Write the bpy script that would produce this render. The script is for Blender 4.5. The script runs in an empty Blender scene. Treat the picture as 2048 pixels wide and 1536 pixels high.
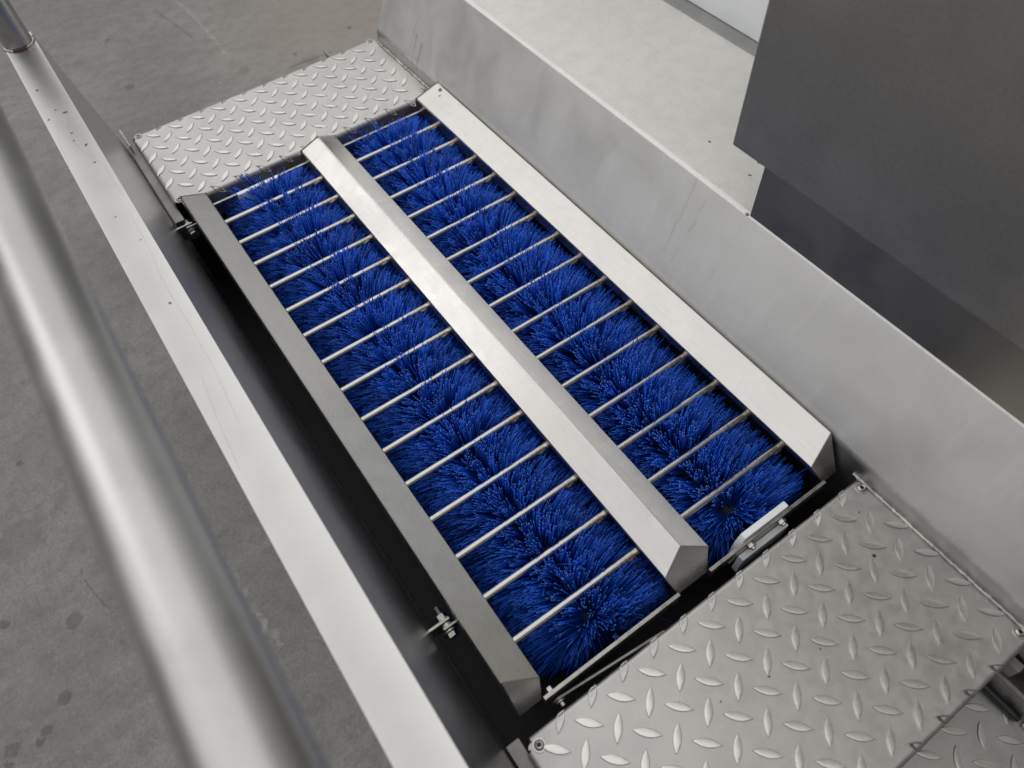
import bpy, bmesh, math, random
import numpy as np
from mathutils import Vector, Matrix
random.seed(7); rng = np.random.default_rng(11)
S = bpy.context.scene; COL = S.collection

# ------------------------------------------------------------------ camera
cd = bpy.data.cameras.new('camera'); cam = bpy.data.objects.new('camera', cd); COL.objects.link(cam); S.camera = cam
cd.sensor_fit = 'HORIZONTAL'; cd.sensor_width = 36.0; cd.lens = 25.553
cd.clip_start = 0.01; cd.clip_end = 100
R0, R1, R2 = Vector((0.8177, -0.5742, -0.0421)), Vector((-0.4962, -0.6657, -0.5573)), Vector((0.2920, 0.4766, -0.8292))
m = Matrix((R0, -R1, -R2)).transposed().to_quaternion().to_matrix().to_4x4(); m.translation = Vector((0.0, -0.8636, 0.7001))
cam.matrix_world = m
cd.dof.use_dof = True; cd.dof.focus_distance = 0.86; cd.dof.aperture_fstop = 5.0

# ------------------------------------------------------------------ hall light
W = bpy.data.worlds.new('World'); S.world = W; W.use_nodes = True
bg = W.node_tree.nodes['Background']; bg.inputs[0].default_value = (0.985, 0.99, 1.0, 1); bg.inputs[1].default_value = 0.19
def area(name, loc, target, sx, sy, power, col=(1, 1, 1)):
    l = bpy.data.lights.new(name, 'AREA'); l.shape = 'RECTANGLE'; l.size = sx; l.size_y = sy; l.energy = power; l.color = col
    o = bpy.data.objects.new(name, l); COL.objects.link(o); o.location = loc
    o.rotation_euler = (Vector(target) - Vector(loc)).to_track_quat('-Z', 'Y').to_euler(); return o
area('rooflight', (-8.25, 3.6, 4.6), (-8.25, 3.6, 0), 23.5, 14, 1110, (1.0, 0.99, 0.978))
area('side_fill_light', (6.9, 3.6, 4.6), (6.9, 3.6, 0), 6.4, 14, 150, (1.0, 0.99, 0.978))  # unseen fill lamp, added to brighten the left rail and the ledge
area('doorlight', (-3.2, 4.2, 4.4), (0.2, -0.3, 0), 2.6, 3.0, 34, (1.0, 0.985, 0.96))
S.view_settings.view_transform = 'Standard'; S.view_settings.look = 'None'; S.view_settings.exposure = 0.0; S.view_settings.gamma = 1.0
S.cycles.use_denoising = True; S.cycles.max_bounces = 8
FLOOR = -0.20

# ------------------------------------------------------------------ materials
class Mat:
    def __init__(s, name):
        s.m = bpy.data.materials.new(name); s.m.use_nodes = True; s.t = s.m.node_tree; s.n = s.t.nodes; s.l = s.t.links
        s.b = s.n['Principled BSDF']; s.co = s.n.new('ShaderNodeTexCoord').outputs['Object']
    def link(s, a, b): s.l.new(a, b)
    def mapping(s, scale=(1, 1, 1), rot=(0, 0, 0), loc=(0, 0, 0), co=None):
        n = s.n.new('ShaderNodeMapping'); n.inputs['Scale'].default_value = scale; n.inputs['Rotation'].default_value = rot; n.inputs['Location'].default_value = loc
        s.link(co or s.co, n.inputs[0]); return n.outputs[0]
    def noise(s, scale, detail=4, rough=.55, co=None, dist=0.0, fac=True):
        n = s.n.new('ShaderNodeTexNoise'); n.inputs['Scale'].default_value = scale; n.inputs['Detail'].default_value = detail
        n.inputs['Roughness'].default_value = rough; n.inputs['Distortion'].default_value = dist
        s.link(co or s.co, n.inputs['Vector']); return n.outputs[0 if fac else 1]
    def ramp(s, v, a, b, c0=0.0, c1=1.0):
        n = s.n.new('ShaderNodeMapRange'); n.interpolation_type = 'SMOOTHSTEP'
        for i, x in enumerate((a, b, c0, c1)): n.inputs[1 + i].default_value = x
        s.link(v, n.inputs[0]); return n.outputs[0]
    def math(s, op, a, b=None):
        n = s.n.new('ShaderNodeMath'); n.operation = op
        for i, x in enumerate((a, b)):
            if x is None: continue
            if isinstance(x, (int, float)): n.inputs[i].default_value = x
            else: s.link(x, n.inputs[i])
        return n.outputs[0]
    def mix(s, f, a, b):
        n = s.n.new('ShaderNodeMix'); n.data_type = 'RGBA'
        for sock, x in ((n.inputs[0], f), (n.inputs[6], a), (n.inputs[7], b)):
            if isinstance(x, (int, float)): sock.default_value = x
            elif isinstance(x, tuple): sock.default_value = (*x, 1)
            else: s.link(x, sock)
        return n.outputs[2]
    def sep(s, co=None):
        n = s.n.new('ShaderNodeSeparateXYZ'); s.link(co or s.co, n.inputs[0]); return n.outputs
    def spots(s, pts, wob=0.003, wscale=120, co=None):
        """soft-edged irregular marks: pts = (x, y, z, radius)"""
        co = co or s.co; nz = s.noise(wscale, 3, fac=False)
        sub = s.n.new('ShaderNodeVectorMath'); sub.operation = 'SUBTRACT'; s.link(nz, sub.inputs[0]); sub.inputs[1].default_value = (.5, .5, .5)
        mul = s.n.new('ShaderNodeVectorMath'); mul.operation = 'SCALE'; s.link(sub.outputs[0], mul.inputs[0]); mul.inputs[3].default_value = wob * 2
        add = s.n.new('ShaderNodeVectorMath'); add.operation = 'ADD'; s.link(co, add.inputs[0]); s.link(mul.outputs[0], add.inputs[1])
        out = None
        for (x, y, z, r) in pts:
            d = s.n.new('ShaderNodeVectorMath'); d.operation = 'DISTANCE'; s.link(add.outputs[0], d.inputs[0]); d.inputs[1].default_value = (x, y, z)
            v = s.ramp(d.outputs['Value'], r * .75, r, 1, 0)
            out = v if out is None else s.math('MAXIMUM', out, v)
        return out
    def marks(s, segs, wob=.004, wscale=60):
        """thin irregular lines: segs = (a, b, half width)"""
        nz = s.noise(wscale, 3, fac=False); out = None
        def vm(op, a, b=None, sc=None):
            n = s.n.new('ShaderNodeVectorMath'); n.operation = op
            for i, x in enumerate((a, b)):
                if x is None: continue
                if isinstance(x, tuple): n.inputs[i].default_value = x
                else: s.link(x, n.inputs[i])
            if sc is not None:
                if isinstance(sc, float): n.inputs[3].default_value = sc
                else: s.link(sc, n.inputs[3])
            return n.outputs['Value'] if op in ('DOT_PRODUCT', 'LENGTH') else n.outputs[0]
        p = vm('ADD', s.co, vm('SCALE', vm('SUBTRACT', nz, (.5, .5, .5)), sc=wob * 2))
        for a, b, w in segs:
            ba = tuple(j - i for i, j in zip(a, b)); L2 = sum(x * x for x in ba)
            pa = vm('SUBTRACT', p, tuple(a))
            h = s.math('DIVIDE', vm('DOT_PRODUCT', pa, ba), L2); hc = s.n.new('ShaderNodeClamp'); s.link(h, hc.inputs[0])
            d = vm('LENGTH', vm('SUBTRACT', pa, vm('SCALE', ba, sc=hc.outputs[0])))
            v = s.ramp(d, w * .4, w, 1, 0); out = v if out is None else s.math('MAXIMUM', out, v)
        return out
    def color(s, v): s.link(v, s.b.inputs['Base Color'])
    def rough(s, v): s.link(v, s.b.inputs['Roughness'])
    def bump(s, h, strength=.2, dist=.001):
        n = s.n.new('ShaderNodeBump'); n.inputs['Strength'].default_value = strength; n.inputs['Distance'].default_value = dist
        s.link(h, n.inputs['Height'])
        if s.b.inputs['Normal'].links: s.link(s.b.inputs['Normal'].links[0].from_socket, n.inputs['Normal'])
        s.link(n.outputs[0], s.b.inputs['Normal'])
    def set(s, **k):
        for a, v in k.items(): s.b.inputs[a.replace('_', ' ')].default_value = v

def steel(name, base=(.60, .59, .575), r0=.30, r1=.48, cloud=28, grain=900, gstr=.05, dark=.82, streak=None, brush=None, spots=None, swirl=0.0, hair=False, spotcol=(.07, .05, .04), metal=1.0, cbump=.05, gmix=.16):
    M = Mat(name); M.set(Metallic=metal)
    c1 = M.noise(cloud, 6, .62, dist=.6); c2 = M.noise(cloud * .22, 3)
    f = M.math('ADD', M.math('MULTIPLY', c1, .6), M.math('MULTIPLY', c2, .4))
    f = M.ramp(f, .36, .64)
    col = M.mix(f, tuple(x * dark for x in base), base)
    g = M.noise(grain, 2, .6)
    col = M.mix(M.ramp(g, .3, .7, 0, gmix), col, tuple(x * .55 for x in base))
    if streak:
        st = M.noise(1, 4, .6, co=M.mapping(scale=streak)); col = M.mix(M.ramp(st, .5, .72, 0, .32), col, tuple(x * 1.12 for x in base))
    if hair:
        hn = M.noise(22, 3, .5, co=M.mapping(scale=(1, .16, 1))); hl = M.math('ABSOLUTE', M.math('SUBTRACT', hn, .5))
        col = M.mix(M.math('MULTIPLY', M.ramp(hl, .0, .003, .25, 0), M.ramp(M.sep()[2], .180, .185)), col, tuple(x * .45 for x in base))
    if spots: col = M.mix(M.math('MULTIPLY', M.spots(spots), .9), col, spotcol)
    M.color(col)
    r = M.ramp(c1, .3, .7, r0, r1)
    if swirl:
        w = M.n.new('ShaderNodeTexWave'); w.inputs['Scale'].default_value = 60; w.inputs['Distortion'].default_value = 18; w.inputs['Detail'].default_value = 3; w.inputs['Detail Scale'].default_value = 1.2
        M.link(M.co, w.inputs[0]); r = M.math('ADD', r, M.math('MULTIPLY', M.math('SUBTRACT', w.outputs[1], .5), swirl)); M.bump(w.outputs[1], .05, .0005)
    M.rough(r)
    M.bump(g, gstr, .0006); M.bump(M.noise(cloud * .9, 3), cbump, .002)
    if brush: M.bump(M.noise(1, 3, .7, co=M.mapping(scale=brush)), .06, .0006)
    return M

m_rail = steel('ground_steel', base=(.565, .553, .537), dark=.94, cbump=.008, gmix=.04, gstr=.008, r0=.26, r1=.34, cloud=32, brush=(300, 25, 300), spots=[(.462, .036, .028, .004), (.455, .028, .026, .003), (.449, .02, .024, .002)], spotcol=(.06, .03, .025))
M = m_rail; _o = M.b.inputs['Base Color'].links[0].from_socket
_a = M.ramp(M.noise(170, 5, .68, dist=1.4), .50, .60); _b = M.ramp(M.noise(24, 3), .44, .60)
_o = M.mix(M.math('MULTIPLY', M.math('MULTIPLY', _a, _b), .12), _o, (.80, .785, .76))
for _r in (.5, 1.2, -.4):
    _l = M.noise(1, 3, .6, co=M.mapping(scale=(420, 22, 420), rot=(0, 0, _r))); _o = M.mix(M.math('MULTIPLY', M.ramp(_l, .60, .72), .30), _o, (.40, .385, .37))
M.color(_o)
m_bar = steel('bar_steel', r0=.20, r1=.32, cloud=80, gstr=.02)
mx = m_bar.sep()[0]
_old = m_bar.b.inputs['Base Color'].links[0].from_socket
_msk = m_bar.math('MULTIPLY', m_bar.ramp(mx, .110, .146), m_bar.ramp(m_bar.noise(300, 3), .35, .6))
m_bar.color(m_bar.mix(m_bar.math('MULTIPLY', _msk, .6), _old, (.30, .20, .12)))
m_flat = steel('flat_bar_steel', base=(.50, .485, .46), r0=.28, r1=.42, cloud=90, dark=.6)
m_link = steel('link_steel', base=(.34, .325, .30), r0=.35, r1=.5, cloud=120, dark=.5)
m_plate = steel('tread_steel', base=(.61, .596, .578), r0=.44, r1=.54, cloud=70, gstr=.05, dark=.84,
    spots=[(.305, -.87, 0, .0011), (.25, -.86, 0, .001), (.352, -.905, 0, .001), (.415, -.84, 0, .0025), (.40, -.93, 0, .0008), (.28, -.94, 0, .001), (.20, -.85, 0, .0012), (.44, -.80, .001, .0016), (.17, -.83, 0, .0009), (.33, -.955, 0, .0009)])
m_lens = steel('lens_steel', base=(.71, .695, .675), r0=.30, r1=.40, cloud=90, gstr=.02, dark=.93)
m_lens_side = steel('lens_side_steel', base=(.72, .705, .685), r0=.16, r1=.24, cloud=120, dark=.75)
m_trough = steel('blasted_steel', base=(.79, .785, .772), r0=.36, r1=.44, cloud=12, grain=1600, gstr=.05, dark=.96, cbump=.012, brush=(5, 420, 5), streak=(30, 55, 4))
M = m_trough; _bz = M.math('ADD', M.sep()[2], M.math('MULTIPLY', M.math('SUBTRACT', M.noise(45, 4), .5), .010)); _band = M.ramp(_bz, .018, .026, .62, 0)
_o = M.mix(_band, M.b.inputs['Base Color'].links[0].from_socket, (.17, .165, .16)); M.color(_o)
M = m_trough; _o = M.b.inputs['Base Color'].links[0].from_socket
_o = M.mix(M.math('MULTIPLY', M.marks([((.4993, .1515, .0764), (.4702, .1537, .0171), .0022), ((.4899, .143, .0574), (.4690, .1368, .0092), .004), ((.4867, .124, .0507), (.4700, .1243, .0150), .005)], .0015, 90), .30), _o, (.22, .22, .22))
_o = M.mix(M.math('MULTIPLY', M.marks([((.5306, -.4612, .1404), (.4867, -.4588, .0508), .0022), ((.5311, -.4366, .1413), (.4882, -.4431, .0539), .003), ((.5226, -.5128, .124), (.4819, -.5137, .0409), .0018)], .004, 40), .20), _o, (.36, .33, .25))
_o = M.mix(M.math('MULTIPLY', M.marks([((.508, .0738, .0941), (.5028, .0751, .0836), .0006), ((.5133, -.278, .105), (.5063, -.293, .0908), .0005)], .0005), .6), _o, (.15, .15, .15))
M.color(_o)
m_ledge = steel('sandblasted_steel', base=(.80, .78, .745), metal=.35, r0=.44, r1=.56, cloud=50, grain=640, gstr=.9, dark=.91,
    spots=[(.60, -.462, .14, .004), (.575, -.47, .14, .0025), (.58, -.40, .14, .002)])
m_cab = steel('cabinet_steel', base=(.355, .347, .318), r0=.40, r1=.48, cloud=9, grain=520, gstr=.16, dark=.93, gmix=.30)
M = m_cab; _s = M.ramp(M.noise(420, 2, .5), .66, .74); _z = M.ramp(M.sep()[2], .20, .34, .55, .16); _p = M.ramp(M.noise(11, 5, .6), .38, .66)
_o = M.b.inputs['Base Color'].links[0].from_socket; M.color(M.mix(M.math('MULTIPLY', M.math('MULTIPLY', _s, _p), _z), M.mix(M.math('MULTIPLY', M.math('MULTIPLY', _p, _z), .45), _o, (.60, .57, .53)), (.85, .83, .80)))
m_skirt_shaded = steel('shaded_skirt_steel', base=(.31, .298, .262), r0=.36, r1=.46, cloud=14, grain=1500, gstr=.05, dark=.88)  # same steel as the cabinet, its shaded look put into a darker base colour
m_panel = steel('panel_steel', base=(.67, .664, .65), r0=.30, r1=.33, cloud=20, grain=1300, gstr=.05, dark=.96, cbump=.0,
    spots=[(.022 - .06, .1336, .187, .002), (-.0304, .0789, .187, .002), (-.022, .0662, .187, .003), (-.0421, .064, .187, .0022), (-.0273, .0207, .187, .0018), (-.029, .0049, .187, .0016), (-.0199, -.0112, .187, .002), (-.0209, -.0486, .187, .002), (-.03, -.15, .187, .0016), (-.02, -.2, .187, .0015), (-.025, -.3, .187, .0018)], spotcol=(.10, .10, .10))
M = m_panel; _o = M.b.inputs['Base Color'].links[0].from_socket
M.color(M.mix(M.math('MULTIPLY', M.marks([((-0.0187, 0.0672, 0.187), (-0.0283, 0.0273, 0.187), 0.0006), ((-0.0283, 0.0273, 0.187), (-0.0296, -0.0013, 0.187), 0.0006), ((-0.0296, -0.0013, 0.187), (-0.0255, -0.0223, 0.187), 0.0006), ((-0.0255, -0.0223, 0.187), (-0.0141, -0.0539, 0.187), 0.0006), ((-0.0141, -0.0539, 0.187), (-0.0133, -0.1212, 0.187), 0.0006), ((-0.0339, 0.0575, 0.187), (-0.0442, 0.0079, 0.187), 0.0006), ((-0.0442, 0.0079, 0.187), (-0.0448, -0.0246, 0.187), 0.0006), ((-0.0448, -0.0246, 0.187), (-0.0523, -0.0607, 0.187), 0.0006), ((-0.0161, -0.1575, 0.187), (-0.0173, -0.2197, 0.187), 0.0006), ((-0.0173, -0.2197, 0.187), (-0.0215, -0.2747, 0.187), 0.0006), ((-0.0215, -0.2747, 0.187), (-0.0201, -0.3373, 0.187), 0.0006), ((-0.0201, -0.3373, 0.187), (-0.0209, -0.3999, 0.187), 0.0006), ((-0.0209, -0.3999, 0.187), (-0.0255, -0.4664, 0.187), 0.0006), ((-0.033, -0.3975, 0.187), (-0.0392, -0.4563, 0.187), 0.0006), ((-0.0392, -0.4563, 0.187), (-0.0424, -0.5061, 0.187), 0.0006)], .0012, 220), .22), _o, (.20, .195, .185)))
m_tube = steel('tube_steel', base=(.48, .474, .463), r0=.30, r1=.38, cloud=20, gstr=.03)
m_frame = steel('frame_steel', base=(.40, .385, .37), r0=.45, r1=.65, cloud=70, dark=.5, gstr=.1)
m_bolt = steel('bolt_steel', base=(.55, .535, .51), r0=.24, r1=.36, cloud=200, gstr=.02)
m_weld = steel('weld_steel', base=(.52, .505, .48), r0=.28, r1=.42, cloud=160, dark=.4, gstr=.2)

def plain(name, col, r, metal=0.0, **k):
    M = Mat(name); M.set(Base_Color=(*col, 1), Roughness=r, Metallic=metal, **k); return M
m_dark = plain('pit_dark_steel', (.035, .035, .037), .6, .6)
m_rubber = plain('black_rubber', (.012, .012, .012), .5)
m_hole = plain('socket_dark', (.03, .03, .03), .5, .5)
m_white = plain('white_plastic', (.90, .94, .96), .38)
m_rust = plain('weld_rust', (.06, .03, .022), .8)
M = Mat('blue_bristle'); nv = M.noise(90, 2)
oi = M.n.new('ShaderNodeAttribute'); oi.attribute_name = 'tone'
M.color(M.mix(oi.outputs['Fac'], (.0018, .014, .14), (.019, .160, .95))); M.set(Roughness=.42, Specular_IOR_Level=.22); m_br = M
m_tip = plain('blue_bristle_cut_end', (.12, .30, .88), .4)
m_core = plain('blue_core', (.003, .018, .06), .6)
M = Mat('back_panel_paint'); M.color(M.mix(M.ramp(M.noise(6, 6, .6), .35, .7), (.66, .70, .71), (.80, .825, .83))); M.set(Roughness=.5); m_back = M

M = Mat('concrete')
a = M.noise(4.2, 9, .68); b = M.noise(34, 8, .72); c = M.noise(260, 4, .7)
st = M.noise(1, 6, .7, co=M.mapping(scale=(9, 30, 9), rot=(0, 0, .35)))
col = M.mix(M.ramp(a, .35, .66), (.160, .157, .152), (.218, .214, .208))
col = M.mix(M.ramp(b, .38, .7, 0, .6), col, (.122, .119, .115))
col = M.mix(M.ramp(st, .52, .74, 0, .45), col, (.27, .26, .245))
col = M.mix(M.ramp(c, .42, .75, 0, .62), col, (.088, .084, .079))
col = M.mix(M.ramp(M.noise(150, 3, .6, co=M.mapping(loc=(3, 1, 0))), .54, .74, 0, .28), col, (.29, .28, .262))
col = M.mix(M.ramp(M.noise(95, 5, .75, co=M.mapping(loc=(7, 2, 0), scale=(1, .5, 1), rot=(0, 0, .5))), .55, .70, 0, .5), col, (.10, .096, .09))
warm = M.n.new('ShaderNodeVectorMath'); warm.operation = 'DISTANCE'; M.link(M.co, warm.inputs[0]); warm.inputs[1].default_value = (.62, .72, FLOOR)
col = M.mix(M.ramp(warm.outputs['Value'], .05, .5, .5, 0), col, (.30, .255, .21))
for sc, th, dk in ((5, .0012, .35), (11, .0015, .25)):   # hairline scratches and cracks
    h = M.math('ABSOLUTE', M.math('SUBTRACT', M.noise(sc, 2, .4, co=M.mapping(scale=(.35, 1.6, 1), rot=(0, 0, .5 * sc))), .5))
    brk = M.ramp(M.noise(sc * 2.3, 2), .60, .66)
    col = M.mix(M.math('MULTIPLY', M.ramp(h, 0, th, dk, 0), brk), col, (.06, .057, .053))
F = lambda a, b, w: ((*a, FLOOR), (*b, FLOOR), w)
dk = M.marks([F((.0275, .5632), (.1458, .6316), .0016), F((.2513, 1.0361), (.2793, .8645), .0025), F((.023, .7616), (.1904, .7993), .0012), F((-.3051, -.248), (-.303, -.2741), .0016), F((-.303, -.2741), (-.2891, -.3238), .0016),
    F((-.334, -.1803), (-.3244, -.1697), .0010), F((-.3438, -.1195), (-.3167, -.1208), .0010), F((-.3625, -.2392), (-.3641, -.2698), .0010), F((.4053, .6143), (.5, .6098), .004), F((-.3293, -.1162), (-.3185, -.1222), .0008), F((-.2969, -.1117), (-.2842, -.1163), .0008)])
col = M.mix(M.math('MULTIPLY', dk, .55), col, (.06, .056, .05))
pl = M.marks([F((.3057, 1.0485), (.3166, .9135), .0055), F((.3166, .9135), (.3156, .7468), .006), F((.2693, .677), (.2596, .6393), .004), F((-.1393, -.428), (-.1304, -.4907), .006), F((-.145, -.33), (-.139, -.41), .005)], .012, 45)
col = M.mix(M.math('MULTIPLY', pl, M.ramp(M.noise(70, 4), .4, .62, .1, .6)), col, (.33, .32, .30))
sp = M.spots([(.4376, .4968, FLOOR, .011), (.4362, .6541, FLOOR, .006), (.1192, .9818, FLOOR, .007), (.101, .7684, FLOOR, .012), (.58, .67, FLOOR, .007),
    (-.3664, -.3956, FLOOR, .009), (-.3935, -.4196, FLOOR, .008), (-.405, -.428, FLOOR, .006), (-.4328, -.4173, FLOOR, .010), (-.440, -.431, FLOOR, .006), (-.405, -.262, FLOOR, .007), (-.330, -.036, FLOOR, .006), (-.33, -.31, FLOOR, .012)], .006, 160)
col = M.mix(M.math('MULTIPLY', sp, .55), col, (.05, .048, .044))
sp2 = M.spots([(-.36, -.157, FLOOR, .033), (.324, .668, FLOOR, .02), (.452, .612, FLOOR, .02)], .02, 40)
col = M.mix(M.math('MULTIPLY', sp2, .35), col, (.09, .085, .07))
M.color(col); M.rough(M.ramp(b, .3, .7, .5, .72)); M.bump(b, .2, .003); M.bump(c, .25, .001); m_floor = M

# ------------------------------------------------------------------ mesh helpers
def mesh_obj(name, bm, mat, parent=None, smooth=35, bevel=0, seg=2, wn=True):
    if bevel:
        es = [e for e in bm.edges if len(e.link_faces) == 2 and e.calc_face_angle(0) > math.radians(18)]
        bmesh.ops.bevel(bm, geom=es, offset=bevel, offset_type='OFFSET', segments=seg, profile=.5, affect='EDGES', clamp_overlap=True)
    bmesh.ops.recalc_face_normals(bm, faces=bm.faces[:])
    me = bpy.data.meshes.new(name); bm.to_mesh(me); bm.free()
    for mm in (mat if isinstance(mat, (list, tuple)) else [mat]): me.materials.append(mm.m)
    if smooth: 
        me.shade_smooth(); me.set_sharp_from_angle(angle=math.radians(smooth))
    o = link(name, me, parent)
    if smooth and wn:
        w = o.modifiers.new('weighted_normal', 'WEIGHTED_NORMAL'); w.keep_sharp = True; w.weight = 100
    return o
def link(name, me, parent=None):
    o = bpy.data.objects.new(name, me); COL.objects.link(o)
    if parent: o.parent = parent
    return o
def thing(name, label, cat, loc=(0, 0, 0), group=None):
    o = bpy.data.objects.new(name, None); COL.objects.link(o); o.location = loc; o.empty_display_size = .05
    o['label'] = label; o['category'] = cat
    if group: o['group'] = group
    return o
def box(bm, lo, hi, mi=0):
    r = bmesh.ops.create_cube(bm, size=1.0); c = [(a + b) / 2 for a, b in zip(lo, hi)]; d = [b - a for a, b in zip(lo, hi)]
    for v in r['verts']: v.co = Vector((c[0] + v.co.x * d[0], c[1] + v.co.y * d[1], c[2] + v.co.z * d[2]))
    for f in {f for v in r['verts'] for f in v.link_faces}: f.material_index = mi
    return r['verts']
def cyl(bm, p0, p1, r, n=24, r1=None, mi=0, caps=True, spin=0.0):
    p0, p1 = Vector(p0), Vector(p1); d = p1 - p0; L = d.length
    g = bmesh.ops.create_cone(bm, cap_ends=caps, segments=n, radius1=r, radius2=r if r1 is None else r1, depth=L)
    q = d.to_track_quat('Z', 'Y').to_matrix().to_4x4() @ Matrix.Rotation(spin, 4, 'Z'); q.translation = (p0 + p1) / 2
    bmesh.ops.transform(bm, matrix=q, verts=g['verts'])
    for f in {f for v in g['verts'] for f in v.link_faces}: f.material_index = mi
def lathe(bm, prof, n=28, mat=Matrix.Identity(4)):
    rings = []
    for (r, z) in prof:
        rings.append([bm.verts.new(mat @ Vector((r * math.cos(2 * math.pi * k / n), r * math.sin(2 * math.pi * k / n), z))) for k in range(n)] if r > 1e-6 else [bm.verts.new(mat @ Vector((0, 0, z)))])
    for A, B in zip(rings, rings[1:]):
        for k in range(n):
            j = (k + 1) % n
            if len(A) == 1: bm.faces.new((A[0], B[k], B[j]))
            elif len(B) == 1: bm.faces.new((A[k], B[0], A[j]))
            else: bm.faces.new((A[k], A[j], B[j], B[k]))
def tube(bm, pts, r, n=24, caps=True):
    pts = [Vector(p) for p in pts]; rings = []; up = Vector((1, 0, 0)) if abs((Vector(pts[-1]) - Vector(pts[0])).normalized().x) < .9 else Vector((0, 0, 1))
    for i, p in enumerate(pts):
        t = (pts[min(i + 1, len(pts) - 1)] - pts[max(i - 1, 0)]).normalized()
        u = (up - t * up.dot(t)).normalized(); w = t.cross(u); up = u
        rr = r[i] if isinstance(r, (list, tuple)) else r
        rings.append([bm.verts.new(p + (u * math.cos(2 * math.pi * k / n) + w * math.sin(2 * math.pi * k / n)) * rr) for k in range(n)])
    for A, B in zip(rings, rings[1:]):
        for k in range(n): bm.faces.new((A[k], A[(k + 1) % n], B[(k + 1) % n], B[k]))
    if caps: bm.faces.new(rings[0]); bm.faces.new(rings[-1])
def prism_y(bm, prof, y0, y1):
    """closed cross-section (x, z) swept along y"""
    A = [bm.verts.new((x, y0, z)) for x, z in prof]; B = [bm.verts.new((x, y1, z)) for x, z in prof]; n = len(prof)
    for k in range(n): bm.faces.new((A[k], A[(k + 1) % n], B[(k + 1) % n], B[k]))
    bm.faces.new(A); bm.faces.new(B)
def bead(bm, p0, p1, r, step=.0045, n=8):
    p0, p1 = Vector(p0), Vector(p1); k = max(2, int((p1 - p0).length / (step / 2)))
    pts = [p0.lerp(p1, i / k) + Vector((random.uniform(-.0004, .0004), 0, random.uniform(-.0003, .0003))) for i in range(k + 1)]
    tube(bm, pts, [r * (1 + (.05 if i % 2 else -.05) + random.uniform(-.10, .10)) for i in range(k + 1)], n)

# ------------------------------------------------------------------ floor
bm = bmesh.new(); bmesh.ops.create_grid(bm, x_segments=2, y_segments=2, size=9)
for v in bm.verts: v.co.z = FLOOR
fl = mesh_obj('floor', bm, m_floor, smooth=0); fl['kind'] = 'structure'

# ------------------------------------------------------------------ machine base with the brush pit
base = thing('machine_base', 'dark steel pit frame under the blue brushes, between the side panel and the trough', 'machine base')
bm = bmesh.new()
box(bm, (.03, -.98, FLOOR + .002), (.466, .276, FLOOR + .012)); mesh_obj('pit_floor', bm, m_dark, base)
for y0, y1 in ((.106, .272), (-.972, -.806)):                      # cross boxes carrying the tread plates
    bm = bmesh.new(); box(bm, (.036, y0, FLOOR + .014), (.466, y1, -.0035)); mesh_obj('cross_member', bm, m_dark, base)
for y0, y1, x1 in ((.058, .268, .0375), (-1.0, -.768, .0375)):         # support ledges left of the plates
    bm = bmesh.new(); box(bm, (.0235, y0, -.035), (x1, y1, -.011)); mesh_obj('support_ledge', bm, m_frame, base, bevel=.001)
bm = bmesh.new(); box(bm, (.0265, .250, -.030), (.0285, .300, .002)); mesh_obj('lug', bm, m_flat, base, bevel=.0004)
bm = bmesh.new()
A = [bm.verts.new((x, y, z)) for x, y, z in ((.398, .276, -.03), (.398, .345, -.028), (.398, .276, -.09))]
g = bmesh.ops.extrude_face_region(bm, geom=[bm.faces.new(A)])
for v in g['geom']:
    if isinstance(v, bmesh.types.BMVert): v.co.x += .004
mesh_obj('gusset', bm, m_frame, base)

# ------------------------------------------------------------------ left side panel with handrail
sp_ = thing('railing', 'long bright steel side panel with a round handrail post welded on its far end', 'railing')
bm = bmesh.new()
prism_y(bm, [(-.0475, FLOOR + .001), (-.0475, .187), (-.0088, .187), (.0227, -.02), (.0227, FLOOR + .001)], -1.75, .277)
mesh_obj('panel', bm, m_panel, sp_, bevel=.0035, seg=4)
hp = [(-.029, .256, .186), (-.029, .256, .24), (-.029, .256, .38)]
for k in range(1, 9):
    t = k / 8 * math.pi / 2; hp.append((-.029 - .0286 * (k / 8), .256 - .0716 * (1 - math.cos(t)), .38 + .0716 * math.sin(t)))
hp += [(-.0576, y, .4516) for y in np.linspace(.10, -1.75, 12)]
bm = bmesh.new(); tube(bm, hp, .018, 40); mesh_obj('handrail', bm, m_tube, sp_, smooth=60)
bm = bmesh.new(); ring = []
tube(bm, [(-.029 + .0185 * math.cos(a), .256 + .0185 * math.sin(a), .1875) for a in np.linspace(0, 2 * math.pi, 60)], [.0022 * random.uniform(.75, 1.3) for _ in range(60)], 8, False)
for f in bm.faces:
    c = f.calc_center_median()
    if c.y < .245 and -.04 < c.x < -.022: f.material_index = 1
mesh_obj('weld_bead', bm, [m_weld, m_rust], sp_, smooth=60)

# ------------------------------------------------------------------ right wash trough
tr = thing('wash_trough', 'wide pale steel trough side sloping up from the tread plates to a grainy flat ledge', 'trough')
prof = [(.4685, FLOOR + .001), (.4685, .0), (.4708, .022), (.5298, .141), (.790, .141), (.790, FLOOR + .001)]
bm = bmesh.new(); prism_y(bm, prof, -1.75, .256)
es = [e for e in bm.edges if abs(e.verts[0].co.y - e.verts[1].co.y) > .5 and e.verts[0].co.z > .01 and e.verts[0].co.x < .6]
bmesh.ops.bevel(bm, geom=es, offset=.0042, segments=5, affect='EDGES', profile=.5); bm.normal_update()
bmesh.ops.recalc_face_normals(bm, faces=bm.faces[:]); bm.normal_update()
led = [f for f in bm.faces if f.normal.z > .62]
sp = bmesh.ops.split(bm, geom=led)
lb = bm.copy(); bmesh.ops.delete(lb, geom=[f for f in lb.faces if f.normal.z <= .62], context='FACES'); bmesh.ops.delete(bm, geom=[f for f in bm.faces if f.normal.z > .62], context='FACES')
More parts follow.
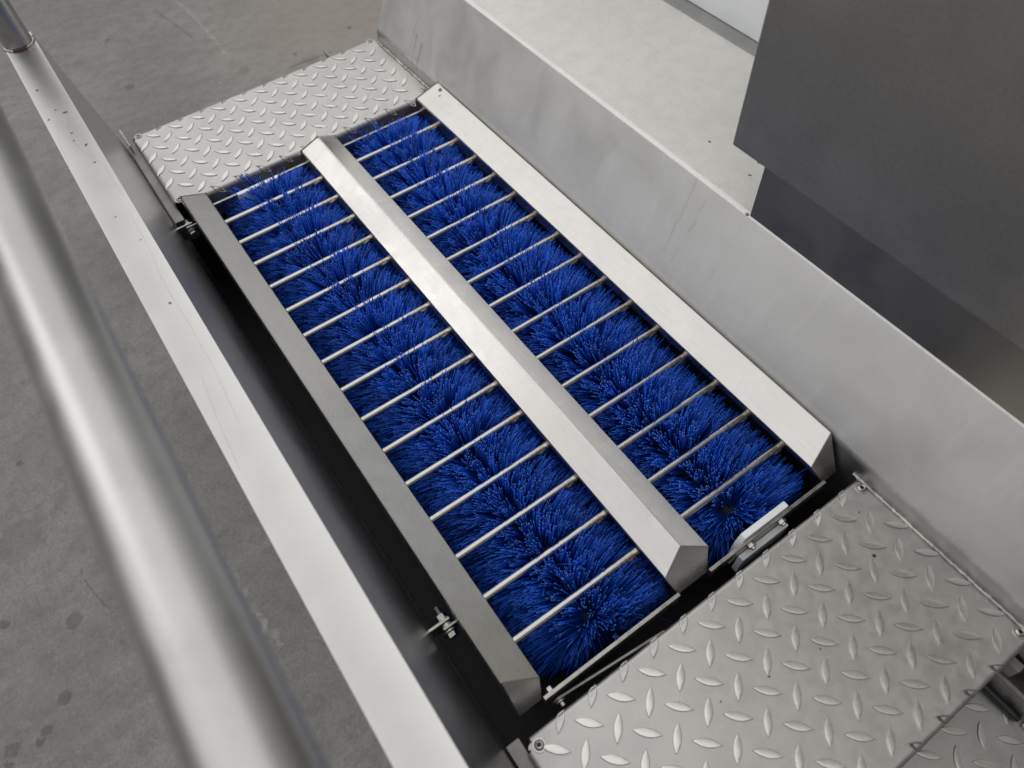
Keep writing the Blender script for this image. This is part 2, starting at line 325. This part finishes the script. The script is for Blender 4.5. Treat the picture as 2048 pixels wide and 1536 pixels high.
mesh_obj('sloped_side', bm, m_trough, tr, smooth=50); mesh_obj('ledge', lb, m_ledge, tr, smooth=50)
bm = bmesh.new(); box(bm, (.7440, -1.75, .1412), (.7678, .255, .1424)); mesh_obj('shade_strip', bm, m_tube, tr, bevel=.0004)  # darker strip laid on the ledge to stand in for shade beside the back panel
for y0, y1 in ((.255, .079), (-.768, -.985)):
    bm = bmesh.new(); bead(bm, (.4680, y0, .0012), (.4680, y1, .0012), .0026); mesh_obj('weld_bead', bm, m_weld, tr, smooth=60)
bm = bmesh.new()
bmesh.ops.create_icosphere(bm, subdivisions=2, radius=.004); 
for v in bm.verts: v.co = Vector((v.co.x * .35 + .5285, v.co.y * .5 - .5125, v.co.z * .5 + .1400))
mesh_obj('weld_blob', bm, m_weld, tr, smooth=60)

bk = thing('back_panel', 'pale bluish upright panel behind the ledge at the upper edge', 'panel')
bm = bmesh.new(); box(bm, (.768, -1.75, .1425), (.80, .256, .75)); mesh_obj('sheet', bm, m_back, bk, bevel=.002)

cb = thing('control_cabinet', 'large dark grey steel cabinet standing on a recessed skirt over the ledge', 'cabinet')
bm = bmesh.new(); box(bm, (.505, -1.75, .2264), (.766, -.488, 1.25)); mesh_obj('body', bm, m_cab, cb, bevel=.0025, seg=3)
bm = bmesh.new(); box(bm, (.5297, -1.74, .1375), (.764, -.5155, .2262)); mesh_obj('skirt', bm, m_skirt_shaded, cb, bevel=.001)

# ------------------------------------------------------------------ tread plates
def lens_outline(n=9, L=.0137, Wd=.0041):
    ts = np.linspace(-1, 1, n); up = [(L * t, Wd * (1 - t * t)) for t in ts]
    return up + [(x, -y) for x, y in up[-2:0:-1]]
LO = lens_outline()
def lens_verts(H=.0016):
    lev = [(1.0, 0.0), (.92, .62), (.85, .96), (.78, 1.0)]
    rings = []
    for s, h in lev:
        rings.append([(x * (1 - (1 - s) * .55), y * (s if s > .8 else s), h * H - .0002) for x, y in LO])
    return rings
def lens_bm(f=lambda x, y, z: Vector((x, y, z))):
    bm = bmesh.new(); R = [[bm.verts.new(f(*p)) for p in r] for r in lens_verts()]; n = len(LO)
    for A, B in zip(R, R[1:]):
        for k in range(n): bm.faces.new((A[k], A[(k + 1) % n], B[(k + 1) % n], B[k]))
    bm.faces.new(R[-1])
    for fc in bm.faces: fc.material_index = 1
    bm.normal_update()
    for fc in bm.faces:
        if fc.calc_area() > 2e-5 or fc in set(R[-1][0].link_faces) and all(v in set(R[-1]) | set(R[-2]) for v in fc.verts): fc.material_index = 0
    return bm
_t = mesh_obj('raised_stud', lens_bm(), [m_lens, m_lens_side], smooth=25); LENS = _t.data; bpy.data.objects.remove(_t)
def wrap_y(y, z, ya, yb, r):
    """carry developed y over a down-turned edge (flat between ya and yb, bend radius r)"""
    if ya <= y <= yb: return y, z
    z = z * .45 if z > 0 else z; s = (y - yb) if y > yb else (ya - y); sg = 1 if y > yb else -1; e = yb if y > yb else ya
    a = min(s / r, math.pi / 2); ex = max(0, s - r * math.pi / 2)
    return e + sg * (r + z) * math.sin(a), -r + (r + z) * math.cos(a) - ex
def make_screw(name='screw'):
    bm = bmesh.new(); lathe(bm, [(.0019, .0004), (.0019, .0022), (.0030, .0026), (.0042, .0018), (.0047, .0007), (.0047, .0006), (.0062, .0006), (.0065, .0003), (.0065, -.0006)])
    cyl(bm, (0, 0, .0002), (0, 0, .0006), .0020, 6, mi=1); return bm
_t = mesh_obj('screw', make_screw(), [m_bolt, m_hole], smooth=40); SCREW = _t.data; bpy.data.objects.remove(_t)
def tread_plate(name, label, x0, x1, ya, yb, z0, ph, screws, flange=.028, r=.0075, left_bend=True, cat='tread plate', clip=None, group=None):
    t = thing(name, label, cat, (0, 0, z0), group)
    ia, ib = ya + r, yb - r; xl = x0 + r if left_bend else x0; c = .009
    bm = bmesh.new()
    ys = [ia - flange - r * math.pi / 2, ia - r * math.pi / 2] + [ia - r * math.pi / 2 * (1 - k / 5) for k in range(1, 6)] + [ib + r * math.pi / 2 * k / 5 for k in range(0, 6)] + [ib + r * math.pi / 2 + flange]
    th = .003
    def strip(xa, xb, seq, z):
        out = []
        for y in seq:
            yy, zz = wrap_y(y, z, ia, ib, r); out.append((bm.verts.new((xa, yy, zz)), bm.verts.new((xb, yy, zz))))
        return out
    T = strip(xl + .004, x1, ys, 0); B = strip(xl + .004, x1, ys, -th); n = len(ys)
    for k in range(n - 1):
        bm.faces.new((T[k][0], T[k][1], T[k + 1][1], T[k + 1][0])); bm.faces.new((B[k][0], B[k][1], B[k + 1][1], B[k + 1][0]))
        for q in (0, 1): bm.faces.new((T[k][q], T[k + 1][q], B[k + 1][q], B[k][q]))
    for k in (0, n - 1): bm.faces.new((T[k][0], T[k][1], B[k][1], B[k][0]))
    if left_bend:                                                    # left edge turned down between rounded corner notches
        cs = [(xl + .004, 0), (xl, 0)] + [(xl - r * math.sin(a), -r + r * math.cos(a)) for a in np.linspace(.2, math.pi / 2, 6)] + [(x0, -.011), (x0 + .002, -.011)] + [(xl - (r - .002) * math.sin(a), -r + (r - .002) * math.cos(a)) for a in np.linspace(math.pi / 2, 0, 6)] + [(xl + .004, -.002)]
        A = [bm.verts.new((x, ya + c + (.002 if x < xl else 0), z)) for x, z in cs]; Bv = [bm.verts.new((x, yb - c - (.002 if x < xl else 0), z)) for x, z in cs]
        for k in range(len(cs) - 1): bm.faces.new((A[k], A[k + 1], Bv[k + 1], Bv[k]))
        bm.faces.new(A); bm.faces.new(Bv)
        for yy, sg in ((ya + c, -1), (yb - c, 1)):                    # rounded corner tongue under each screw
            fan = [(xl + .0041, yy), (xl + .0041, yy + sg * (c - r))] + [(xl + .004 - .006 * math.sin(a) * 1.0, yy + sg * (c - r) * math.cos(a)) for a in np.linspace(.3, math.pi / 2, 5)]
            top = [bm.verts.new((x, y, 0)) for x, y in fan]; bot = [bm.verts.new((x, y, -th)) for x, y in fan]
            bm.faces.new(top); bm.faces.new(bot)
            for k in range(len(fan)): bm.faces.new((top[k], top[(k + 1) % len(fan)], bot[(k + 1) % len(fan)], bot[k]))
    mesh_obj('sheet', bm, m_plate, t, smooth=30)
    px, py = .03640, .03575
    for fam, (hx, hy), ang in ((0, ph, 135), (1, (ph[0] + .0181, ph[1] - .0180), 45)):
        ca, sa = math.cos(math.radians(ang)), math.sin(math.radians(ang))
        for i in range(-14, 15):
            for j in range(-14, 15):
                cx, cy = hx + i * px, hy + j * py
                if clip and not clip(cx, cy): continue
                reach = .0100
                if not (ya - .004 < cy < yb + .004): continue
                if cx + reach > x1 + .002 or cx - .006 < x0: continue
                if cx - reach < xl and (cy < ya + .022 or cy > yb - .022): continue
                if any(math.hypot(cx - s[0], cy - s[1]) < .013 for s in screws): continue
                inside = ia + reach < cy < ib - reach and cx - reach > xl
                if inside:
                    o = link('raised_stud', LENS, t); o.location = (cx, cy, 0); o.rotation_euler = (0, 0, math.radians(ang) + random.uniform(-.02, .02))
                else:
                    def f(x, y, z):
                        X, Y = cx + x * ca - y * sa, cy + x * sa + y * ca
                        if X < xl:
                            a = min((xl - X) / r, 1.45); return Vector((xl - (r + z) * math.sin(a), min(max(Y, ya + c), yb - c), -r + (r + z) * math.cos(a)))
                        Y, Z = wrap_y(Y, z, ia, ib, r); return Vector((min(X, x1), Y, Z))
                    mesh_obj('raised_stud', lens_bm(f), [m_lens, m_lens_side], t, smooth=25)
    for s in screws:
        o = link('screw', SCREW, t); o.location = (s[0], s[1], 0); o.rotation_euler = (0, 0, random.uniform(0, 6))
    return t
tread_plate('tread_plate', 'bright steel tread plate at the far end of the brushes, floor beyond it', .0355, .4665, .077, .276, 0, (.4291, .2553), [(.0462, .2675), (.4580, .2690), (.0458, .0872), (.4585, .0905)], group='tread plates beside the brushes')
tread_plate('tread_plate', 'steel tread plate at the near end of the brushes, beside the white block', .0355, .4665, -.976, -.7745, 0, (.4219, -.7961), [(.0480, -.7850), (.4625, -.7845), (.4630, -.9650)], r=.0048, group='tread plates beside the brushes')
tread_plate('step_plate', 'lower steel tread step seen below the near tread plate, in its shade', .06, .470, -1.26, -.965, -.095, (.4219 + .006, -.7961 + .012), [(.10, -1.2)], left_bend=False, cat='step plate', flange=.02, clip=lambda x, y: y < -.955 and x > .1)
st_ = thing('side_stringer', 'dark steel stringer plate with a black rubber strip on the lower step', 'stringer')
bm = bmesh.new(); box(bm, (.4515, -1.5, -.0915), (.4555, -.972, -.0615)); mesh_obj('plate', bm, m_frame, st_, bevel=.0006)
bm = bmesh.new(); tube(bm, [(.4475, y, -.0895) for y in (-.985, -1.0, -1.02, -1.0275)], [.0042, .0045, .0045, .003], 12); mesh_obj('rubber_strip', bm, m_rubber, st_)
bm = bmesh.new(); bead(bm, (.449, -1.032, -.0925), (.449, -1.12, -.0925), .003); mesh_obj('weld_bead', bm, m_weld, st_, smooth=60)
bm = bmesh.new(); box(bm, (.4558, -.9930, -.090), (.4660, -.9790, -.040)); mesh_obj('spacer', bm, m_frame, st_, bevel=.001)

# ------------------------------------------------------------------ grate: three guide rails, bars, end bars
gr = thing('foot_grate', 'steel foot grate of fifteen round bars between three sloping guide rails over the brushes', 'grate')
def guide_rail(far, near, lab):
    bm = bmesh.new(); A = [bm.verts.new(p) for p in far]; B = [bm.verts.new(p) for p in near]; n = len(A)
    for k in range(n): bm.faces.new((A[k], A[(k + 1) % n], B[(k + 1) % n], B[k]))
    bm.faces.new(A); bm.faces.new(B)
    bm.normal_update()
    es = [e for e in bm.edges if max(v.co.z for v in e.verts) > 0]
    bmesh.ops.bevel(bm, geom=es, offset=.0014, segments=3, profile=.5, affect='EDGES', clamp_overlap=True)
    o = mesh_obj('guide_rail', bm, m_rail, gr, smooth=30); o['label'] = lab; return o
zb = -.010
guide_rail([(.0475, .066, zb), (.0475, .054, .028), (.0805, .060, .012), (.0805, .066, zb)],
           [(.0475, -.755, zb), (.0475, -.729, .028), (.0805, -.7425, .012), (.0742, -.7545, zb)], 'left guide rail, dull face sloping to the brush')
guide_rail([(.2305, .066, zb), (.2305, .060, .012), (.2585, .052, .0285), (.2872, .060, .012), (.2872, .066, zb)],
           [(.2375, -.755, zb), (.2305, -.7405, .012), (.2588, -.7275, .0285), (.2875, -.7405, .012), (.2775, -.755, zb)], 'middle guide rail with a ridge, bright left face and grey right face')
guide_rail([(.430, .066, zb), (.430, .060, .0135), (.4675, .052, .031), (.4660, .066, zb)],
           [(.4415, -.755, zb), (.4305, -.7405, .0135), (.4680, -.7275, .031), (.4640, -.7545, zb)], 'right guide rail with a bright sloping face')
def bar_mesh(L):
    bm = bmesh.new(); tube(bm, [(x, 0, 0) for x in (0, .004, L - .006, L - .002, L)], [.0040, .0040, .0040, .0042, .0044], 18)
    g = bmesh.ops.create_icosphere(bm, subdivisions=2, radius=1)                # weld tongue under the bar's end
    for v in g['verts']: v.co = Vector((L - .008 + v.co.x * .011, -.0014 + v.co.y * .0040, -.0012 + v.co.z * .0034 + .0006 * math.sin(40 * v.co.x + 9 * v.co.y)))
    return bm
for L, X0, XE in ((.152, .079, .231), (.145, .2860, .431)):
    BAR = None
    for i in range(15):
        if BAR is None: o = mesh_obj('grate_bar', bar_mesh(L), m_bar, gr, smooth=50); BAR = o.data
        else: o = link('grate_bar', BAR, gr)
        sx = (XE + (.0035 * max(0, i - 7) / 7 if XE > .4 else 0) - X0) / L
        o.location = (X0, -.05 * i, random.uniform(-.0003, .0003)); o.scale = (sx, 1, 1)
for y in (.0525, -.7565):
    for xa, xb in ((.0745, .2375), (.2775, .4415)):
        bm = bmesh.new(); box(bm, (xa, y - .0019, -.024), (xb, y + .0019, -.004)); mesh_obj('end_bar', bm, m_flat, gr, bevel=.0005)

# ------------------------------------------------------------------ brushes
def brush(label, xc, zc, Rb, seed):
    g = np.random.default_rng(seed); t = thing('rotary_brush', label, 'brush', (xc, -.35, zc), 'rotary brushes under the grate')
    rc = .021; y0, y1 = -.399, .399
    bm = bmesh.new(); cyl(bm, (0, y0 + .032, 0), (0, y1, 0), rc, 40); mesh_obj('core', bm, m_core, t, smooth=40)
    bm = bmesh.new(); cyl(bm, (0, y0 + .026, 0), (0, y1 + .03, 0), .007, 20); mesh_obj('shaft', bm, m_dark, t, smooth=40)
    na, dy = 27, .0106; per = 16; P0 = []; TH = []; YY = []; TO = []
    for k in range(na):
        th = 2 * math.pi * k / na
        low = abs((th + math.pi) % (2 * math.pi) - math.pi) > math.radians(118)
        ys = np.arange(y0 + .004, y1 - .004, dy) + (k % 2) * dy / 2 + k * dy * .13
        if low: ys = ys[ys < y0 + .05]
        for y in ys: TH.append(th + g.normal(0, .012)); YY.append(y + g.normal(0, .0006)); TO.append(g.uniform(0, 1))
    TH, YY, TO = map(np.array, (TH, YY, TO)); nt = len(TH); n = nt * per
    th = np.repeat(TH, per); yy = np.repeat(YY, per); tone = np.clip(np.repeat(TO, per) * .35 + g.uniform(0, .65, n), 0, 1)
    rr = .0024 * np.sqrt(g.uniform(0, 1, n)); aa = g.uniform(0, 2 * np.pi, n)
    rad = np.c_[np.sin(th), np.zeros(n), np.cos(th)]; tan = np.c_[np.cos(th), np.zeros(n), -np.sin(th)]; ay = np.tile([0., 1., 0.], (n, 1))
    o1, o2 = rr * np.cos(aa), rr * np.sin(aa)
    b = rad * (rc - .001) + tan * o1[:, None] + ay * (yy + o2)[:, None]
    tl = np.repeat(g.normal(0, .045, nt), per); tl2 = np.repeat(g.normal(0, .06, nt), per)
    spread = 27.0
    a1 = o1 * spread + tl + g.normal(0, .035, n) ; a2 = o2 * spread + tl2 + g.normal(0, .04, n)
    lean = np.repeat(g.uniform(.25, 1.0, nt), per)
    a2 = a2 - np.clip((-yy - .352) / .040, 0, 1) * .34 * lean + np.clip((yy - .372) / .026, 0, 1) * .08 * lean
    stray = g.uniform(0, 1, n) < .02; a1 = a1 + stray * g.normal(0, .25, n); a2 = a2 + stray * g.normal(0, .35, n)
    d = rad + tan * a1[:, None] + ay * a2[:, None]; d /= np.linalg.norm(d, axis=1)[:, None]
    Lb = (Rb - rc) * (1 + np.repeat(g.normal(0, .03, nt), per) + g.normal(0, .055, n)); Lb = Lb * (1 - .22 * np.clip((-yy - .378) / .02, 0, 1)); curl = g.normal(0, .05, (n, 2)) + np.c_[np.full(n, .03), np.zeros(n)]
    curl[stray] *= 8
    # worn shorter under each round bar, standing proud between the bars
    yw = -.35 + b[:, 1] + d[:, 1] * Lb; off = np.abs((yw / .05 + .5) % 1.0 - .5) * .05
    lim = np.where(off < .0046, -.0045, -.0045 + (np.minimum(off, .025) - .0046) * 7.0) + g.normal(0, .0015, n)
    lim = np.where(yw > .036, np.minimum(lim, .002), lim)
    L_lim = (lim - zc - b[:, 2]) / np.maximum(d[:, 2], .05); Lb = np.where((d[:, 2] > .3) & (yw > -.73), np.minimum(Lb, L_lim), Lb)
    L_end = (-.7435 + .35 - b[:, 1]) / np.minimum(d[:, 1], -1e-4); Lb = np.where(d[:, 1] < -.01, np.minimum(Lb, np.maximum(L_end, .008)), Lb)
    Lb = np.where((yw > .046) & (d[:, 1] > .01), np.minimum(Lb, np.maximum((.050 + .35 - b[:, 1]) / np.maximum(d[:, 1], 1e-4), .008)), Lb)
    # tufts set into the near end of the core
    ne = 480; ea = g.uniform(0, 2 * np.pi, ne); er = rc * np.sqrt(g.uniform(0, 1, ne)) * .97
    erad = np.c_[np.sin(ea), np.zeros(ne), np.cos(ea)]; etan = np.c_[np.cos(ea), np.zeros(ne), -np.sin(ea)]; ey = np.tile([0., 1., 0.], (ne, 1))
    eb = erad * er[:, None] + ey * (y0 + .033); ed = erad * g.uniform(.45, 1.0, (ne, 1)) - ey * g.uniform(.10, .55, (ne, 1)) + etan * g.normal(0, .30, (ne, 1)) + np.c_[np.zeros(ne), np.zeros(ne), g.uniform(0, .35, ne)]; ed /= np.linalg.norm(ed, axis=1)[:, None]
    eL = np.minimum(g.uniform(.034, .056, ne), (-.744 + .35 - eb[:, 1]) / np.minimum(ed[:, 1], -1e-4))
    b = np.r_[b, eb]; d = np.r_[d, ed]; Lb = np.r_[Lb, eL]; tan = np.r_[tan, etan]; ay = np.r_[ay, ey]; curl = np.r_[curl, g.normal(0, .12, (ne, 2))]
    tone = np.r_[tone, g.uniform(.1, 1, ne)]; n += ne
    u = np.cross(d, ay + tan * .3); u /= np.linalg.norm(u, axis=1)[:, None]; w = np.cross(d, u)
    V = []
    for s in (0, .55, 1.0):
        c = b + d * (Lb * s)[:, None] + (tan * (curl[:, :1]) + ay * curl[:, 1:]) * (Lb * s * s * .5)[:, None]
        for q in range(3):
            ang = q * 2 * np.pi / 3; V.append(c + (u * math.cos(ang) + w * math.sin(ang)) * .00058)
    V = np.stack(V, 1).reshape(-1, 3)                                  # n x 9
    quads = []
    for lv in (0, 1):
        for q in range(3): quads.append([lv * 3 + q, lv * 3 + (q + 1) % 3, lv * 3 + 3 + (q + 1) % 3, lv * 3 + 3 + q])
    quads = np.array(quads); base_i = (np.arange(n) * 9)[:, None, None]
    Q = (quads[None] + base_i).reshape(-1, 4); T = (np.array([[6, 7, 8]])[None] + base_i).reshape(-1, 3)
    me = bpy.data.meshes.new('bristles'); nq, ntri = len(Q), len(T)
    me.vertices.add(len(V)); me.vertices.foreach_set('co', V.ravel())
    me.loops.add(nq * 4 + ntri * 3); me.loops.foreach_set('vertex_index', np.r_[Q.ravel(), T.ravel()].astype(np.int32))
    me.polygons.add(nq + ntri); me.polygons.foreach_set('loop_start', np.r_[np.arange(nq) * 4, nq * 4 + np.arange(ntri) * 3].astype(np.int32))
    me.polygons.foreach_set('material_index', np.r_[np.zeros(nq), np.ones(ntri)].astype(np.int32))
    me.polygons.foreach_set('use_smooth', np.r_[np.ones(nq), np.zeros(ntri)].astype(bool))
    at = me.attributes.new('tone', 'FLOAT', 'POINT'); at.data.foreach_set('value', np.repeat(tone, 9).astype(np.float32))
    me.materials.append(m_br.m); me.materials.append(m_tip.m); me.update(); me.validate()
    o = link('bristles', me, t); o['kind'] = 'stuff'; return t
brush('blue bristle brush between the left and middle guide rails', .169, -.064, .0800, 1)
brush('blue bristle brush between the middle and right guide rails, white block at its near end', .366, -.065, .0820, 2)

# ------------------------------------------------------------------ fittings
def hexnut(bm, p, ax, r, h, mi=0, spin=.3): 
    p = Vector(p); ax = Vector(ax); cyl(bm, p, p + ax * h, r, 6, mi=mi, spin=spin)
def hinge(y, label):
    t = thing('hinge_bolt', label, 'hinge', (0, y, 0), 'hinge bolts of the grate'); x, z = .0385, -.018
    bm = bmesh.new(); box(bm, (.0205, -.0015, -.032), (.044, .0015, -.008)); mesh_obj('tab', bm, m_flat, t, bevel=.0008)
    bm = bmesh.new(); box(bm, (.033, -.0085, -.029), (.0478, -.0060, -.007)); mesh_obj('tab', bm, m_flat, t, bevel=.0008)
    bm = bmesh.new(); cyl(bm, (x, -.0058, z), (x, -.0018, z), .0075, 28); mesh_obj('washer', bm, m_bolt, t, bevel=.0004)
    bm = bmesh.new(); cyl(bm, (x, -.0108, z), (x, -.0088, z), .0082, 28); mesh_obj('washer', bm, m_bolt, t, bevel=.0004)
    bm = bmesh.new(); cyl(bm, (x, .0018, z), (x, .0036, z), .0082, 28); mesh_obj('washer', bm, m_bolt, t, bevel=.0004)
    bm = bmesh.new(); hexnut(bm, (x, -.0165, z), (0, 1, 0), .0066, .0055); mesh_obj('bolt_head', bm, m_bolt, t, bevel=.0006)
    bm = bmesh.new(); hexnut(bm, (x, .0038, z), (0, 1, 0), .0066, .0055); mesh_obj('nut', bm, m_bolt, t, bevel=.0006)
    bm = bmesh.new(); pts = [(x, .009 + k * .0005, z) for k in range(20)]; tube(bm, pts, [.0034 if k % 2 else .0029 for k in range(20)], 16); mesh_obj('thread', bm, m_bolt, t, smooth=0)
hinge(-.643, 'hinge bolt with hex nut beside the near end of the left guide rail')
hinge(.042, 'hinge bolt by the far end of the left guide rail')

bb = thing('bearing_block', 'white plastic bearing block bolted to the near end of the right brush', 'bearing block')
bm = bmesh.new()
A = [bm.verts.new((x, -.7545, z)) for x, z in ((.3215, -.062), (.3215, -.012), (.3265, .0012), (.3872, .0012), (.3872, -.062))]
g = bmesh.ops.extrude_face_region(bm, geom=[bm.faces.new(A)])
for v in g['geom']:
    if isinstance(v, bmesh.types.BMVert): v.co.y += .0068
mesh_obj('block', bm, m_white, bb, bevel=.0006)
bm = bmesh.new(); box(bm, (.3205, -.7655, -.062), (.3870, -.7585, -.0275)); mesh_obj('flange', bm, m_white, bb, bevel=.0008)
for x in (.3323, .3757):
    bm = bmesh.new(); hexnut(bm, (x, -.7583, -.0125), (0, -1, 0), .0052, .0045, spin=.0); mesh_obj('nut', bm, m_bolt, bb, bevel=.0005)
    bm = bmesh.new(); cyl(bm, (x, -.7628, -.0125), (x, -.7650, -.0125), .0030, 14); mesh_obj('bolt_end', bm, m_bolt, bb, bevel=.0003)

b2 = thing('bearing_block', 'white plastic bearing block at the far end of the left brush, behind bristles', 'bearing block')
bm = bmesh.new(); box(bm, (.118, .0435, -.062), (.186, .0500, -.0005)); mesh_obj('block', bm, m_white, b2, bevel=.0006)
for x in (.13, .174):
    bm = bmesh.new(); hexnut(bm, (x, .0545, -.0125), (0, 1, 0), .0052, .0045); mesh_obj('nut', bm, m_bolt, b2, bevel=.0005)

lk = thing('link_bar', 'narrow flat link bar with a rounded bolted end beside the near tread plate', 'link bar')
bm = bmesh.new(); pr = [(.206, -.034), (.206, -.018)] + [(.088 - .0085 * math.sin(a), -.026 + .0085 * math.cos(a)) for a in np.linspace(0, math.pi, 12)]
A = [bm.verts.new((x, -.7630 - .011 * max(0, (x - .088) / .118), z)) for x, z in pr]; g = bmesh.ops.extrude_face_region(bm, geom=[bm.faces.new(A)])
for v in g['geom']:
    if isinstance(v, bmesh.types.BMVert): v.co.y += .0025
mesh_obj('bar', bm, m_link, lk, bevel=.0005)
bm = bmesh.new(); cyl(bm, (.088, -.7632, -.026), (.088, -.7648, -.026), .0062, 24); mesh_obj('washer', bm, m_bolt, lk, bevel=.0004)
bm = bmesh.new(); cyl(bm, (.088, -.765, -.026), (.088, -.7690, -.026), .0030, 16); mesh_obj('bolt_end', bm, m_bolt, lk, bevel=.0004)
bm = bmesh.new(); hexnut(bm, (.0840, -.7545, -.014), (0, 1, 0), .0045, .005, spin=.5); mesh_obj('bolt_head', bm, m_bolt, lk, bevel=.0005)
